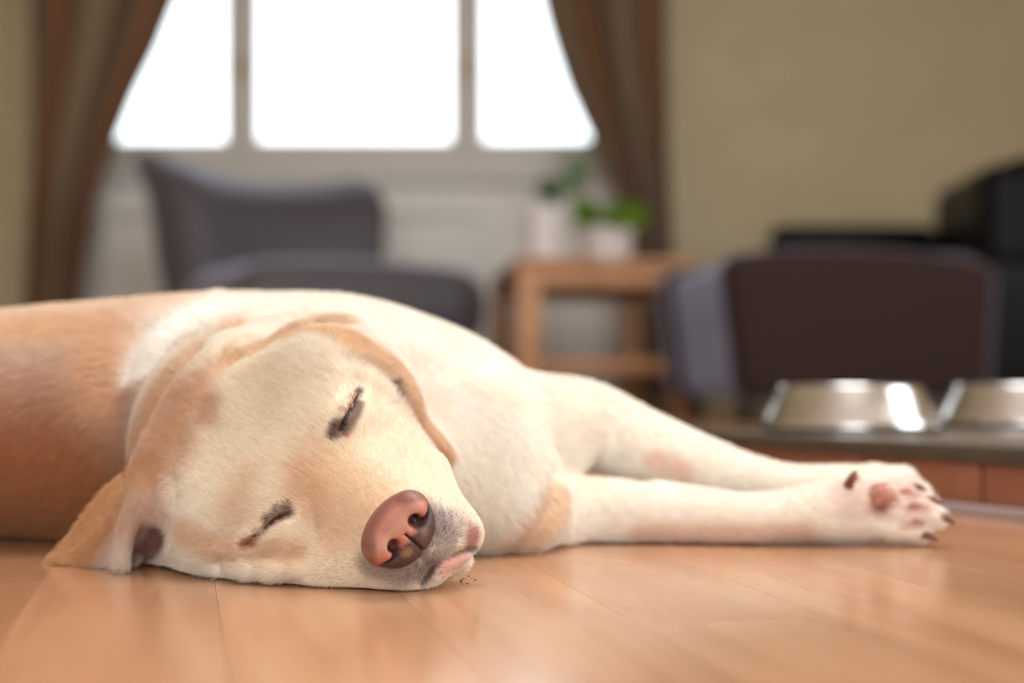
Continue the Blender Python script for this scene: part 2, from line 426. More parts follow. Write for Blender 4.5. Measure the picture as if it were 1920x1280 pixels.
for s_ in range(9):
    a = rg.random()*6.28; top = Vector((0.05+0.09*rg.random()+0.03*math.cos(a), 0.07*math.sin(a), 0.20+rg.random()*0.16))
    base = Vector((0.03*math.cos(a), 0.03*math.sin(a), 0.145)); mid = base.lerp(top, 0.5)+Vector((0, 0, 0.03))
    V, Fc = tube([base, mid, top], [0.003, 0.0025, 0.0015], 6); mesh_obj('stem', V, Fc, M['leaf_dark'], p2)
    for j in range(7):
        c = base.lerp(top, 0.35+0.65*j/6)+Vector((0, 0, 0.02)); o = share('leaf', lm2, p2, c, (0, rg.uniform(-.7, .1), rg.random()*6.28)); k_ = rg.uniform(.6, 1); o.scale = (k_, k_, k_)
q = at(1133, 400, 5.2)
cn = empty('storage_jar', (q.x, 5.22, TH+0.0005)); tag(cn, 'pale grey lidded jar behind the bright green plant', 'jar')
V, Fc = lathe([(0, 0), (0.075, 0), (0.08, 0.006), (0.082, 0.17), (0.075, 0.18)], 36); mesh_obj('jar_body', V, Fc, M['pot_white'], cn)
V, Fc = lathe([(0.084, 0.178), (0.084, 0.196), (0.03, 0.206), (0.012, 0.21), (0.012, 0.22), (0.017, 0.228), (0, 0.233)], 36); mesh_obj('lid', V, Fc, M['pot_white'], cn)

# ------------------------------------------------------------------ brown tub chair, near
bc = empty('tub_chair', (0.909, 4.22, 0), math.radians(7))
tag(bc, 'brown upholstered tub chair seen from its side, standing behind the steel bowls', 'chair')
def arm_def(p):
    q = p.copy(); t = np.clip((p[:, 2]+0.21)/0.42, 0, 1)
    q[:, 0] += np.where(p[:, 0] < 0, 0.045*(1-t)*(-p[:, 0]/0.4), -0.02*(1-t)*(p[:, 0]/0.4))
    q[:, 2] -= np.where(p[:, 2] > 0, 0.035*(np.abs(p[:, 0]+0.04)/0.4)**2.4, 0)
    return q
sbox('armrest', (0.79, 0.15, 0.42), 0.055, M['brown_leather'], bc, (0, -0.30, 0.272), deform=arm_def, n=(12, 2, 6), seg=4)
sbox('armrest', (0.79, 0.15, 0.42), 0.055, M['brown_leather'], bc, (-0.02, 0.30, 0.272), deform=arm_def, n=(12, 2, 6), seg=4)
sbox('backrest', (0.16, 0.60, 0.42), 0.055, M['brown_leather'], bc, (0.31, 0, 0.268), n=(2, 8, 6), seg=4)
sbox('seat', (0.60, 0.47, 0.20), 0.05, M['brown_leather'], bc, (-0.06, 0, 0.26), n=(8, 6, 3), seg=4)
sbox('front_panel', (0.11, 0.70, 0.41), 0.05, M['brown_leather'], bc, (-0.335, 0, 0.268), n=(2, 8, 6), seg=4, deform=lambda p: np.stack([p[:, 0]+0.045*(1-np.clip((p[:, 2]+0.205)/0.41, 0, 1)), p[:, 1], p[:, 2]-np.where(p[:, 2] > 0, 0.03, 0)], 1))
sbox('seat_base', (0.66, 0.62, 0.10), 0.03, M['brown_leather'], bc, (0.0, 0, 0.115), n=(3, 3, 1))
for sx in (-1, 1):
    for sy in (-1, 1):
        V, Fc = tube([(0, 0, 0.08), (0, 0, 0)], [0.026, 0.02], 12)
        o = mesh_obj('leg', V, Fc, M['black_wood'], bc); o.location = (sx*0.30, sy*0.27, 0)
# black leather armchair behind it
kc = empty('leather_armchair', (1.655, 5.26, 0), math.radians(0))
tag(kc, 'black leather high-backed armchair at the right edge, behind the brown chair', 'chair')
def kb_def(p):
    q = p.copy(); t = (p[:, 2]+0.4)/0.8; q[:, 0] += 0.05*t; return q
sbox('backrest', (0.24, 0.86, 0.80), 0.07, M['black_leather'], kc, (0.08, -0.05, 0.475), deform=kb_def, n=(2, 6, 6), seg=4)
sbox('back_cushion', (0.17, 0.30, 0.50), 0.06, M['black_leather'], kc, (0.02, -0.33, 0.60), n=(2, 3, 5), seg=4)
sbox('armrest', (0.64, 0.15, 0.66), 0.05, M['black_leather'], kc, (-0.33, 0.30, 0.385), n=(5, 2, 5), seg=4)
sbox('armrest', (0.70, 0.15, 0.48), 0.05, M['black_leather'], kc, (-0.20, -0.48, 0.30), n=(5, 2, 5), seg=4)
sbox('seat', (0.60, 0.62, 0.26), 0.05, M['black_leather'], kc, (-0.30, -0.09, 0.27), n=(5, 5, 3), seg=4)
sbox('side_panel', (0.34, 0.10, 0.78), 0.045, M['black_leather'], kc, (0.30, -0.50, 0.46), n=(3, 2, 5), seg=4)
for sx in (-0.55, 0.15):
    for sy in (-0.45, 0.32):
        V, Fc = tube([(0, 0, 0.16), (0, 0, 0)], [0.024, 0.02], 12); o = mesh_obj('leg', V, Fc, M['black_wood'], kc); o.location = (sx, sy, 0)

# ------------------------------------------------------------------ tiled step with the bowls on it
stp = empty('trim_2', (0.236, 1.757, 0), 0.0); stp['kind'] = 'structure'
e1 = Vector((0.522, -0.853, 0)); e2 = Vector((0.853, 0.522, 0)); ST = 0.068
stp.rotation_euler = (0, 0, math.atan2(e1.y, e1.x))       # local x runs along the riser towards the lens, local y to the right
LX, LY = 1.5, 0.98
o = box('step_core', 0.01, LX, 0.01, LY, 0, ST-0.012, M['grout'], stp)
TS = 0.1565; tv, tf = soft_box((TS-0.005, 0.01, ST-0.018), 0.0018, 2, (1, 1, 1)); tme = None
k = 0; x = 0.0
x = 0.115-TS
while x < LX-0.01:
    x0, x1 = max(x, 0.0), min(x+TS, LX)
    if x1-x0 > 0.03:
        V, Fc = soft_box((x1-x0-0.005, 0.010, ST-0.019), 0.0018, 2, (1, 1, 1))
        o = mesh_obj('tile', V, Fc, M['tile'], stp); o.location = ((x0+x1)/2, 0.005-0.0008*(k % 2), (ST-0.017)/2+0.001)
    x += TS; k += 1
y = 0.02
while y < LY-0.02:
    V, Fc = soft_box((0.010, min(TS, LY-y)-0.005, ST-0.019), 0.0018, 2, (1, 1, 1))
    o = mesh_obj('tile', V, Fc, M['tile'], stp); o.location = (0.005, y+min(TS, LY-y)/2, (ST-0.017)/2+0.001); y += TS
nx, ny = 5, 4; sw, sl = LX/nx, LY/ny
V, Fc = soft_box((sw-0.003, sl-0.003, 0.012), 0.002, 2, (1, 1, 1)); sme = None
for i in range(nx):
    for j in range(ny):
        if sme is None: o = mesh_obj('slab', V, Fc, M['slab'], stp); sme = o.data
        else: o = share('slab', sme, stp)
        o.location = ((i+0.5)*sw-0.002, (j+0.5)*sl-0.002, ST-0.006)
sbox('edge_strip', (LX+0.006, 0.008, 0.018), 0.003, M['edge'], stp, (LX/2, -0.006, ST-0.009))
sbox('edge_strip', (0.008, LY, 0.018), 0.003, M['edge'], stp, (-0.006, LY/2, ST-0.009))
sbox('base_strip', (LX, 0.008, 0.010), 0.002, M['white_strip'], stp, (LX/2, -0.008, 0.005))

def bowl(loc, label, rz):
    t = empty('dog_bowl', (loc[0], loc[1], ST+0.0003), rz); tag(t, label, 'bowl', 'steel dog bowls on the tiled step')
    R, h = 0.108, 0.056
    prof = [(R*0.985, 0.004), (R, 0.006), (R*0.995, 0.010), (R*0.955, 0.018), (R*0.80, h*0.93), (R*0.795, h*0.985), (R*0.77, h), (R*0.745, h*0.985), (R*0.73, h*0.9), (R*0.64, h*0.30), (R*0.55, h*0.22), (0.0, h*0.20)]
    V, Fc = lathe(prof, 64); mesh_obj('bowl_shell', V, Fc, M['steel'], t)
    V, Fc = lathe([(R*0.93, 0.003), (R*0.93, 0.0), (R*1.0, 0.0), (R*1.01, 0.003), (R*1.0, 0.0065), (R*0.96, 0.0065)], 64); mesh_obj('rubber_ring', V, Fc, M['rubber'], t)
    return t
bowl((0.413, 1.737), 'flared stainless steel dog bowl, left one on the tiled step', 0.3)
bowl((0.668, 1.862), 'flared stainless steel dog bowl cut by the right photo edge', 1.0)
# ------------------------------------------------------------------ the dog: one implicit body, meshed once
HO = np.array([-.1371, .9396, .0829]); HF = np.array([.59305, -.74962, -.29388]); HL = np.array([.6224, .19525, .75796]); HD = np.array([-.5108, -.63242, .58235])
HB = np.stack([HF, HL, HD], 1)
def h(f, l, d): return HO + HB @ np.array([f, l, d])*1.01
def A(px, py, Y): return np.array(at(px, py, Y))
PR = []       # primitives: (function, centre, bound radius, blend)
def ell(c, r, k=0.02, R=None, op='add'):
    c = np.array(c, float); r = np.array(r, float); R = np.eye(3) if R is None else R
    def fn(p):
        q = (p-c) @ R; k0 = np.linalg.norm(q/r, axis=1); k1 = np.linalg.norm(q/(r*r), axis=1)+1e-9
        return k0*(k0-1)/k1
    PR.append((fn, c, r.max(), k, op))
def hell(c, r, k=0.02, op='add'): ell(h(*c), r, k, HB, op)
def cone(a, b, ra, rb, k=0.02, op='add'):
    a = np.array(a, float); b = np.array(b, float); ba = b-a; L2 = ba@ba
    def fn(p):
        pa = p-a; t = np.clip(pa@ba/L2, 0, 1); return np.linalg.norm(pa-t[:, None]*ba, axis=1) - (ra+(rb-ra)*t)
    PR.append((fn, (a+b)/2, math.sqrt(L2)/2+max(ra, rb), k, op))
def chain(pts, k=0.015):
    P_ = np.array([p for p, _ in pts]); r_ = np.array([x for _, x in pts]); n = len(pts); Q_ = []; q_ = []
    for i in range(n-1):                       # Catmull-Rom through the joints
        i0, i3 = max(i-1, 0), min(i+2, n-1)
        for t in np.arange(0, 1, .2):
            w = np.array([-.5*t+t*t-.5*t**3, 1-2.5*t*t+1.5*t**3, .5*t+2*t*t-1.5*t**3, -.5*t*t+.5*t**3])
            ii = [i0, i, i+1, i3]; Q_.append(w@P_[ii]); q_.append(w@r_[ii])
    Q_.append(P_[-1]); q_.append(r_[-1]); c = P_.mean(0)
    def fn(p):
        o = None
        for a, b, ra, rb in zip(Q_[:-1], Q_[1:], q_[:-1], q_[1:]):
            ba = b-a; pa = p-a; t = np.clip(pa@ba/(ba@ba), 0, 1); v = np.linalg.norm(pa-t[:, None]*ba, axis=1)-(ra+(rb-ra)*t)
            o = v if o is None else np.minimum(o, v)
        return o
    PR.append((fn, c, np.linalg.norm(P_-c, axis=1).max()+r_.max(), k, 'add'))
def tri_d(p, a, b, c):
    ba, cb, ac = b-a, c-b, a-c; n = np.cross(ba, ac); pa, pb, pc = p-a, p-b, p-c
    inside = (np.sign(pa@np.cross(ba, n))+np.sign(pb@np.cross(cb, n))+np.sign(pc@np.cross(ac, n))) < 2
    def sd(e, q):
        t = np.clip(q@e/(e@e), 0, 1); v = q-t[:, None]*e; return (v*v).sum(1)
    de = np.minimum(np.minimum(sd(ba, pa), sd(cb, pb)), sd(ac, pc)); dn = (pa@n)**2/(n@n)
    return np.sqrt(np.where(inside, de, dn))
def sheet(rows, th, k=0.004, kin=0.004):
    """a flap: rows of points (each the same length) joined by triangles, inflated to thickness th (number, or one per row)"""
    T = []; G0 = np.array(rows, float); nr_ = len(G0); rows = []
    for i in range(nr_-1):                     # smooth the flap between the given rows
        ii = [max(i-1, 0), i, i+1, min(i+2, nr_-1)]
        for t in (0, 1/3, 2/3):
            w = np.array([-.5*t+t*t-.5*t**3, 1-2.5*t*t+1.5*t**3, .5*t+2*t*t-1.5*t**3, -.5*t*t+.5*t**3]); rows.append(np.tensordot(w, G0[ii], 1))
    rows.append(G0[-1]); rows = [[p for p in r] for r in rows]
    for i in range(len(rows)-1):
        for j in range(len(rows[0])-1):
            a, b, c, e = rows[i][j], rows[i][j+1], rows[i+1][j+1], rows[i+1][j]
            T += [(a, b, c), (a, c, e)]
    allp = np.array([p for r in rows for p in r]); cc = allp.mean(0); R = np.linalg.norm(allp-cc, axis=1).max()+th
    def fn(p):
        o = None
        for t in T:
            if np.linalg.norm(np.cross(t[1]-t[0], t[2]-t[0])) < 1e-9: continue
            v = tri_d(p, *t)
            o = v if o is None else smin(o, v, kin)
        return o-th
    PR.append((fn, cc, R, k, 'add'))
def smin(a, b, k):
    hh = np.maximum(k-np.abs(a-b), 0)/k; return np.minimum(a, b)-hh*hh*k*0.25
DISP = []     # relief: (polyline, amplitude, sigma); positive digs in
def relief(pts, a, s): DISP.append((np.array(pts, float), a, s))
def poly_d(p, P_):
    if len(P_) == 1: return np.linalg.norm(p-P_[0], axis=1)
    o = None
    for a, b in zip(P_[:-1], P_[1:]):
        ba = b-a; pa = p-a; t = np.clip(pa@ba/(ba@ba+1e-12), 0, 1); v = np.linalg.norm(pa-t[:, None]*ba, axis=1)
        o = v if o is None else np.minimum(o, v)
    return o
def field(p, relief_on=True):
    f = np.full(len(p), 1.0)
    for fn, c, R, k, op in PR:
        lb = np.linalg.norm(p-c, axis=1)-R
        m = lb < np.minimum(f, 0.06)+k
        if not m.any(): continue
        v = fn(p[m])
        if op == 'add': f[m] = smin(f[m], v, k)
        else: f[m] = -smin(-f[m], v, k)
    if relief_on:
        for P_, a, s in DISP:
            c = P_.mean(0); R = np.linalg.norm(P_-c, axis=1).max()+3*s
            m = (np.linalg.norm(p-c, axis=1) < R) & (np.abs(f) < 0.03)
            if m.any(): f[m] += a*np.exp(-(poly_d(p[m], P_)/s)**2)
    return -smin(-f, p[:, 2]-0.0006, 0.004)      # rests flat on the floor
def S_many(pp, start=0.75):
    pp = np.array(pp, float); d = np.stack([(pp[:, 0]-960)/FPX, np.ones(len(pp)), -(pp[:, 1]-700)/FPX], 1); L = np.linalg.norm(d, axis=1, keepdims=True); d /= L
    o = np.array([0, 0, CAMH]); t = np.full(len(pp), start)
    for _ in range(70):
        v = field(o+d*t[:, None]); t += np.clip(v, -0.01, 0.05)*0.8
    return o+d*t[:, None]
def S(*pp): return S_many(pp)

NCX = (.0925, -.001, -.0240)
# --- trunk (lies on its side, back to the left, chest to the right)
ell((-.33, 1.27, .093), (.31, .178, .108), .03)
ell((-.64, 1.285, .086), (.26, .155, .090), .05)
ell((-.93, 1.30, .096), (.19, .16, .112), .05)
ell((-.195, 1.225, .090), (.228, .150, .112), .04)
ell((-.052, 1.15, .064), (.088, .088, .072), .04)
ell((-.02, 1.12, .030), (.065, .058, .042), .03)
cone((-.03, 1.21, .078), (.020, 1.20, .066), .052, .038, .030)
# neck and throat
cone((-.205, 1.045, .100), (-.15, 1.19, .098), .068, .088, .04)
cone((-.225, 1.06, .070), (-.23, 1.17, .085), .048, .080, .04)
cone((-.10, 1.03, .060), (-.07, 1.13, .065), .050, .070, .03)
# --- hind quarters and hind legs, tail (beyond the left frame edge)
cone((-1.00, 1.36, .09), (-.78, 1.52, .085), .10, .062, .04); cone((-.78, 1.52, .08), (-.93, 1.72, .06), .050, .027, .02); cone((-.93, 1.72, .055), (-.80, 1.86, .04), .025, .022, .015); cone((-.80, 1.86, .04), (-.73, 1.90, .03), .028, .024, .015)
cone((-1.00, 1.34, .05), (-.84, 1.50, .045), .07, .048, .04); cone((-.84, 1.50, .04), (-1.0, 1.66, .03), .042, .026, .02); cone((-1.0, 1.66, .028), (-.88, 1.80, .025), .025, .022, .015); cone((-.88, 1.80, .025), (-.82, 1.85, .022), .026, .022, .015)
chain([(np.array([-1.09, 1.28, .07]), .038), (np.array([-1.22, 1.22, .035]), .028), (np.array([-1.38, 1.25, .024]), .022), (np.array([-1.50, 1.33, .014]), .012)])
# --- forelegs
chain([(A(1010, 805, 1.20), .046), (A(1100, 797, 1.23), .0365), (A(1200, 836, 1.235), .0325), (A(1300, 867, 1.225), .0255), (A(1400, 892, 1.21), .0185), (A(1480, 908, 1.20), .0165), (A(1560, 914, 1.195), .0185), (A(1630, 920, 1.19), .021)], .014)
chain([(A(1005, 972, 1.165), .046), (A(1085, 962, 1.17), .0305), (A(1200, 962, 1.168), .0272), (A(1310, 968, 1.16), .0235), (A(1400, 973, 1.152), .0205), (A(1480, 966, 1.148), .0205), (A(1540, 958, 1.146), .0225)], .006)
relief([A(1060, 885, 1.14), A(1120, 900, 1.16), A(1200, 912, 1.17)], .004, .008)
# lower paw, palm side towards the lens
ell(A(1605, 953, 1.145), (.036, .020, .025), .012)
TOES = [((1665, 917), (1702, 914), 1.150, .0100), ((1690, 938), (1730, 942), 1.142, .0105), ((1690, 963), (1748, 968), 1.136, .0105), ((1670, 985), (1720, 991), 1.136, .0105)]
for a, b, Y, r in TOES:
    cone(A(1610, (a[1]+950)/2, Y+.006), A(*a, Y), .014, r, .006); cone(A(*a, Y), A(*b, Y-.001), r, r*1.02, .004)
ell(A(1652, 936, 1.128), (.013, .008, .012), .006)
# upper paw just behind it
for (a, b) in (((1640, 905), (1690, 900)), ((1640, 925), (1715, 925))): cone(A(*a, 1.185), A(*b, 1.18), .014, .0115, .006)

# gaps between the toes
relief([A(1668, 925, 1.135), A(1740, 927, 1.130)], .004, .0035); relief([A(1660, 950, 1.128), A(1770, 955, 1.122)], .004, .0035); relief([A(1660, 975, 1.126), A(1745, 979, 1.124)], .004, .0035)
# --- head
hell((-.055, 0, -.050), (.072, .056, .060), .02)
hell((-.028, .024, -.022), (.040, .030, .030), .02); hell((-.028, -.024, -.022), (.040, .030, .030), .02)
for s in (-1, 1):
    hell((-.030, s*.042, -.056), (.050, .026, .044), .025)          # cheek bones
    hell((-.010, s*.034, -.014), (.018, .017, .015), .014)           # brows
    hell((.030, s*.020, -.050), (.045, .020, .030), .02)
    hell((.066, s*.019, -.056), (.026, .017, .023), .014)            # flews
cone(h(-.01, 0, -.026), h(.080, 0, -.036), .024, .0185, .02)
cone(h(.0, 0, -.052), h(.072, 0, -.052), .036, .028, .02)
cone(h(-.05, 0, -.095), h(.050, .004, -.092), .034, .017, .02)       # lower jaw
cone(h(-.06, .0, -.085), h(-.02, .0, -.085), .055, .042, .02)
hell((-.10, 0, -.045), (.050, .055, .055), .03)                      # back of the skull
# flesh that sinks to the floor
cone(A(345, 905, 1.01), A(430, 985, .985), .034, .040, .03)
hell((NCX[0]+.001, NCX[1], NCX[2]), (.012, .021, .015), .004, 'sub')
cone(A(330, 985, 1.02), A(430, 1030, .985), .030, .026, .02)
cone(A(470, 1040, .965), A(620, 1062, .935), .022, .020, .02)
cone(A(620, 1065, .935), A(762, 1073, .918), .019, .015, .02)
# lips at the front: upper lip reaching up right, lower lip under it
cone(A(800, 1010, .915), A(868, 1003, .930), .022, .0125, .014)
cone(A(780, 1055, .912), A(850, 1035, .925), .014, .009, .008)
cone(A(822, 968, .932), A(782, 905, .955), .015, .024, .02)
cone(A(820, 1062, .935), A(862, 1050, .938), .010, .008, .004)      # pink lower lip
# upper ear
sheet([[A(560, 640, 1.035), A(650, 650, 1.020), A(720, 690, 1.010)],
       [A(590, 618, 1.055), A(690, 660, 1.035), A(745, 715, 1.015)],
       [A(650, 645, 1.065), A(733, 700, 1.045), A(775, 775, 1.015)],
       [A(700, 690, 1.070), A(765, 750, 1.050), A(808, 815, 1.020)],
       [A(760, 760, 1.065), A(800, 810, 1.050), A(838, 850, 1.030)]], .0040, .010, .003)
cone(A(560, 650, 1.03), A(640, 640, 1.02), .014, .012, .014)
cone(A(630, 680, 1.02), A(725, 745, 1.012), .029, .021, .02)
ell(A(608, 705, 1.006), (.042, .032, .030), .03)
# lower ear, spread on the floor
sheet([[A(290, 880, 1.025), A(330, 900, 1.02), A(330, 1000, 1.00)],
       [A(235, 905, 1.035), A(262, 930, 1.01), A(262, 1060, 1.003)],
       [A(190, 950, 1.035), A(205, 990, 1.01), A(205, 1062, 1.008)],
       [A(150, 1005, 1.035), A(160, 1035, 1.02), A(165, 1060, 1.015)],
       [A(112, 1048, 1.035), A(112, 1055, 1.03), A(115, 1058, 1.025)]], .0048, .012, .003)
chain([(A(300, 895, .995), .012), (A(262, 945, .985), .008), (A(238, 1000, .982), .006), (A(232, 1058, .985), .0055)], .010)   # rolled inner rim
print('prims', round(time.time()-T0, 1))
HF_ = HF
# relief found on the surface
UE = S((640, 806), (647, 788), (659, 765), (673, 736)); LE = S((468, 1018), (495, 992), (520, 972), (545, 962))
relief([S((652, 780))[0]], -.0030, .012); relief([S((510, 978))[0]], -.0030, .012)
relief(UE, .0046, .0021); relief(LE, .0050, .0021)
relief(S((612, 800), (640, 745), (672, 722)), .0015, .005); relief(S((455, 1000), (490, 960), (540, 940)), .0015, .005)
c0, c1, c2, c3 = S((428, 1066), (470, 1064), (515, 1066), (560, 1066)); cone(c0, c1, .0055, .0085, .005); cone(c1, c2, .0085, .0080, .005); cone(c2, c3, .0080, .004, .008)
# mouth line, philtrum, ear canal, crease where ear meets head, cheek roll, neck folds
relief(S((792, 1094), (815, 1062), (850, 1040), (888, 1028)), .0050, .0030)
relief(S((788, 1035), (800, 1055), (806, 1075)), .0020, .0020)
relief(S((268, 1055), (285, 1020), (306, 990)), .012, .009)
relief(S((405, 1060), (416, 1074)), .006, .004); relief(S((412, 1050), (440, 1044), (490, 1040), (540, 1046)), .0030, .0035)
relief(S((655, 676), (700, 684), (735, 712)), .0035, .006)
NF = [([(640, 600), (540, 618), (440, 670), (370, 740), (310, 830), (278, 900)], .0050, .0075), ([(560, 575), (450, 605), (360, 665), (300, 740), (255, 820), (235, 890)], .0040, .010), ([(250, 700), (262, 640), (310, 585), (370, 560)], .0050, .012), ([(400, 760), (395, 790)], .003, .008)]
for pts, a, s in NF: relief(S(*pts), a, s)
relief(S((600, 588), (500, 608), (400, 665), (330, 740), (285, 830)), -.0030, .010); relief(S((400, 562), (305, 615), (268, 680), (262, 725)), -.0060, .014); relief(S((560, 640), (440, 700), (370, 780)), -.002, .010)
relief(S((1040, 880), (1035, 930), (1000, 985), (960, 1030)), .0040, .008); relief(S((1000, 720), (1030, 800), (1050, 860)), .003, .012)
relief(S((800, 880), (835, 940)), .0015, .006)
relief(S((330, 745), (296, 815), (272, 880)), .0028, .0055); relief(S((470, 640), (390, 690), (345, 745)), .0022, .005); relief(S((338, 835), (322, 880), (330, 930)), .0022, .006)
relief(S((420, 1005), (470, 1030), (560, 1035)), .0015, .006); relief(S((575, 930), (590, 985)), .0012, .006)
print('relief', round(time.time()-T0, 1))

def axis(segs):
    out = [segs[0][0]]
    for a, b, d in segs:
        n = max(1, int(round((b-a)/d))); out += list(a+(b-a)*(np.arange(n)+1)/n)
    return np.array(out)
HS = globals().get('HSTEP', 0.0016)
xs = axis([(-1.56, -.55, .009), (-.55, -.345, .005), (-.345, .002, HS), (.002, .20, .004), (.20, .34, .0022), (.34, .40, .004)])
ys = axis([(.86, 1.07, HS), (1.07, 1.24, .0026), (1.24, 1.5, .006), (1.5, 1.95, .009)])
zs = axis([(-.002, .17, HS), (.17, .24, .0035)])
def build_grid(xs, ys, zs, fld):
    B = 8; n = [len(a) for a in (xs, ys, zs)]; nb = [-(-k//B) for k in n]
    F = np.ones(n, np.float32)
    def mid(a, k): 
        i0 = np.arange(k)*B; i1 = np.minimum(i0+B, len(a)-1); return (a[np.minimum(i0, len(a)-1)]+a[i1])/2, (a[i1]-a[np.minimum(i0, len(a)-1)])/2
    (cx, rx), (cy, ry), (cz, rz) = mid(xs, nb[0]), mid(ys, nb[1]), mid(zs, nb[2])
    G = np.stack(np.meshgrid(cx, cy, cz, indexing='ij'), -1).reshape(-1, 3)
    Rr = np.sqrt((np.stack(np.meshgrid(rx, ry, rz, indexing='ij'), -1)**2).sum(-1)).reshape(-1)
    fc = np.concatenate([fld(g) for g in np.array_split(G, max(1, len(G)//60000))])
    act = np.abs(fc) < Rr*1.25+.012
    ids = np.stack(np.unravel_index(np.arange(len(G)), nb), 1)
    for i, j, k in ids[(~act) & (fc < 0)]: F[i*B:(i+1)*B, j*B:(j+1)*B, k*B:(k+1)*B] = -1
    loc = np.stack(np.meshgrid(range(B), range(B), range(B), indexing='ij'), -1).reshape(-1, 3)
    A_ = ids[act]
    for s in range(0, len(A_), 300):
        I = (A_[s:s+300, None, :]*B+loc[None]).reshape(-1, 3)
        I = I[(I[:, 0] < n[0]) & (I[:, 1] < n[1]) & (I[:, 2] < n[2])]
        F[I[:, 0], I[:, 1], I[:, 2]] = fld(np.stack([xs[I[:, 0]], ys[I[:, 1]], zs[I[:, 2]]], 1))
    return F
def surface_nets(F, xs, ys, zs):
    n = F.shape; s = F < 0
    cnt = sum(s[a:n[0]-1+a, b:n[1]-1+b, c:n[2]-1+c].astype(np.int8) for a in (0, 1) for b in (0, 1) for c in (0, 1))
    cell = (cnt > 0) & (cnt < 8); idx = np.stack(np.nonzero(cell), 1)
    vid = np.full(cell.shape, -1, np.int32); vid[cell] = np.arange(len(idx))
    acc = np.zeros((len(idx), 3)); num = np.zeros(len(idx)); ax = (xs, ys, zs)
    for d in range(3):
        for a in (0, 1):
            for b in (0, 1):
                o0 = [0, 0, 0]; u, w = (d+1) % 3, (d+2) % 3; o0[u] = a; o0[w] = b; o1 = list(o0); o1[d] = 1
                i0 = idx+o0; i1 = idx+o1
                f0 = F[i0[:, 0], i0[:, 1], i0[:, 2]].astype(float); f1 = F[i1[:, 0], i1[:, 1], i1[:, 2]].astype(float)
                m = (f0 < 0) != (f1 < 0); t = np.zeros(len(idx)); t[m] = f0[m]/(f0[m]-f1[m])
                p = np.stack([ax[q][i0[:, q]] for q in range(3)], 1); p[:, d] += t*(ax[d][i1[:, d]]-ax[d][i0[:, d]])
                acc[m] += p[m]; num[m] += 1
    V = acc/num[:, None]; Q = []
    for d in range(3):
        u, w = (d+1) % 3, (d+2) % 3
        sl0 = [slice(None)]*3; sl1 = [slice(None)]*3; sl0[d] = slice(0, n[d]-1); sl1[d] = slice(1, n[d])
        a0, a1 = s[tuple(sl0)], s[tuple(sl1)]; E_ = np.stack(np.nonzero(a0 != a1), 1)
        E_ = E_[(E_[:, u] > 0) & (E_[:, w] > 0) & (E_[:, u] < n[u]-1) & (E_[:, w] < n[w]-1)]
        sg = a0[E_[:, 0], E_[:, 1], E_[:, 2]]
        def cc(du, dw):
            I = E_.copy(); I[:, u] += du; I[:, w] += dw; return vid[I[:, 0], I[:, 1], I[:, 2]]
        q = np.stack([cc(-1, -1), cc(0, -1), cc(0, 0), cc(-1, 0)], 1)
        q[~sg] = q[~sg][:, ::-1]; Q.append(q)
    Q = np.concatenate(Q); Q = Q[(Q >= 0).all(1)]
    return V, Q
def np_mesh(name, V, Q, mat, parent=None):
    me = bpy.data.meshes.new(name); me.vertices.add(len(V)); me.vertices.foreach_set('co', V.astype(np.float32).ravel())
    me.loops.add(Q.size); me.loops.foreach_set('vertex_index', Q.astype(np.int32).ravel())
    me.polygons.add(len(Q)); me.polygons.foreach_set('loop_start', (np.arange(len(Q))*4).astype(np.int32))
    me.polygons.foreach_set('use_smooth', np.ones(len(Q), bool)); me.update(calc_edges=True); me.validate()
    me.materials.append(mat); o = bpy.data.objects.new(name, me); C.objects.link(o)
    if parent: o.parent = parent
    return o
F = build_grid(xs, ys, zs, field); print('grid', F.shape, round(time.time()-T0, 1))
DV, DQ = surface_nets(F, xs, ys, zs); del F
print('dog mesh', len(DV), len(DQ), round(time.time()-T0, 1))

# --- coat colours (cream, tan saddle with shade painted into the lower flank, dark eye rims, freckled muzzle)
cl = lambda *c: np.array(lin(*c)[:3])
CREAM = cl(244, 237, 226); TAN = cl(212, 166, 122); RUST = cl(190, 128, 84)
PAINT = []
def paint(pts, r, soft, col, a): PAINT.append((np.array(pts, float), r, soft, col, a))
def hash_noise(p, sc):
    q = p*sc; return (np.sin(q[:, 0]*1.7+np.sin(q[:, 1]*2.3+1))*np.sin(q[:, 1]*1.9+np.sin(q[:, 2]*2.1))*np.sin(q[:, 2]*1.5+np.sin(q[:, 0]*1.3)+2))
paint([(-.75, 1.18, .02), (-.36, 1.14, .02)], .07, .15, cl(174, 114, 74), 1.0)  # tan flank, with the shade low on the body painted in
paint(S((60, 610), (200, 610), (200, 740)), .006, .034, cl(220, 176, 134), .75); paint(S((268, 690), (300, 630), (400, 585), (520, 563)), .014, .010, cl(248, 242, 234), .85)
paint([h(-.06, 0, -.02), h(.04, 0, -.03)], .05, .05, cl(246, 226, 196), .6)
paint([(-1.15, 1.25, .08), (-.80, 1.26, .08)], .14, .10, cl(206, 156, 112), .9)
paint([(-.95, 1.28, .10), (-.36, 1.30, .14)], .12, .08, cl(222, 182, 140), .6)
paint(S((330, 760), (285, 850), (240, 940)), .012, .03, cl(204, 148, 104), .6)
paint(S((640, 603), (540, 620), (440, 675)), .003, .010, cl(226, 184, 136), .6)
paint(S((440, 675), (370, 745), (310, 835)), .003, .010, cl(218, 170, 120), .45)
paint(S((450, 612), (360, 672), (300, 750), (262, 820)), .004, .014, cl(220, 174, 126), .6)
paint(S((400, 755), (392, 785)), .003, .008, cl(206, 156, 108), .5)
paint(S((340, 850), (320, 820)), .006, .016, cl(222, 180, 136), .35)
paint(S((545, 628), (600, 615), (660, 640)), .005, .007, cl(226, 186, 138), .8)
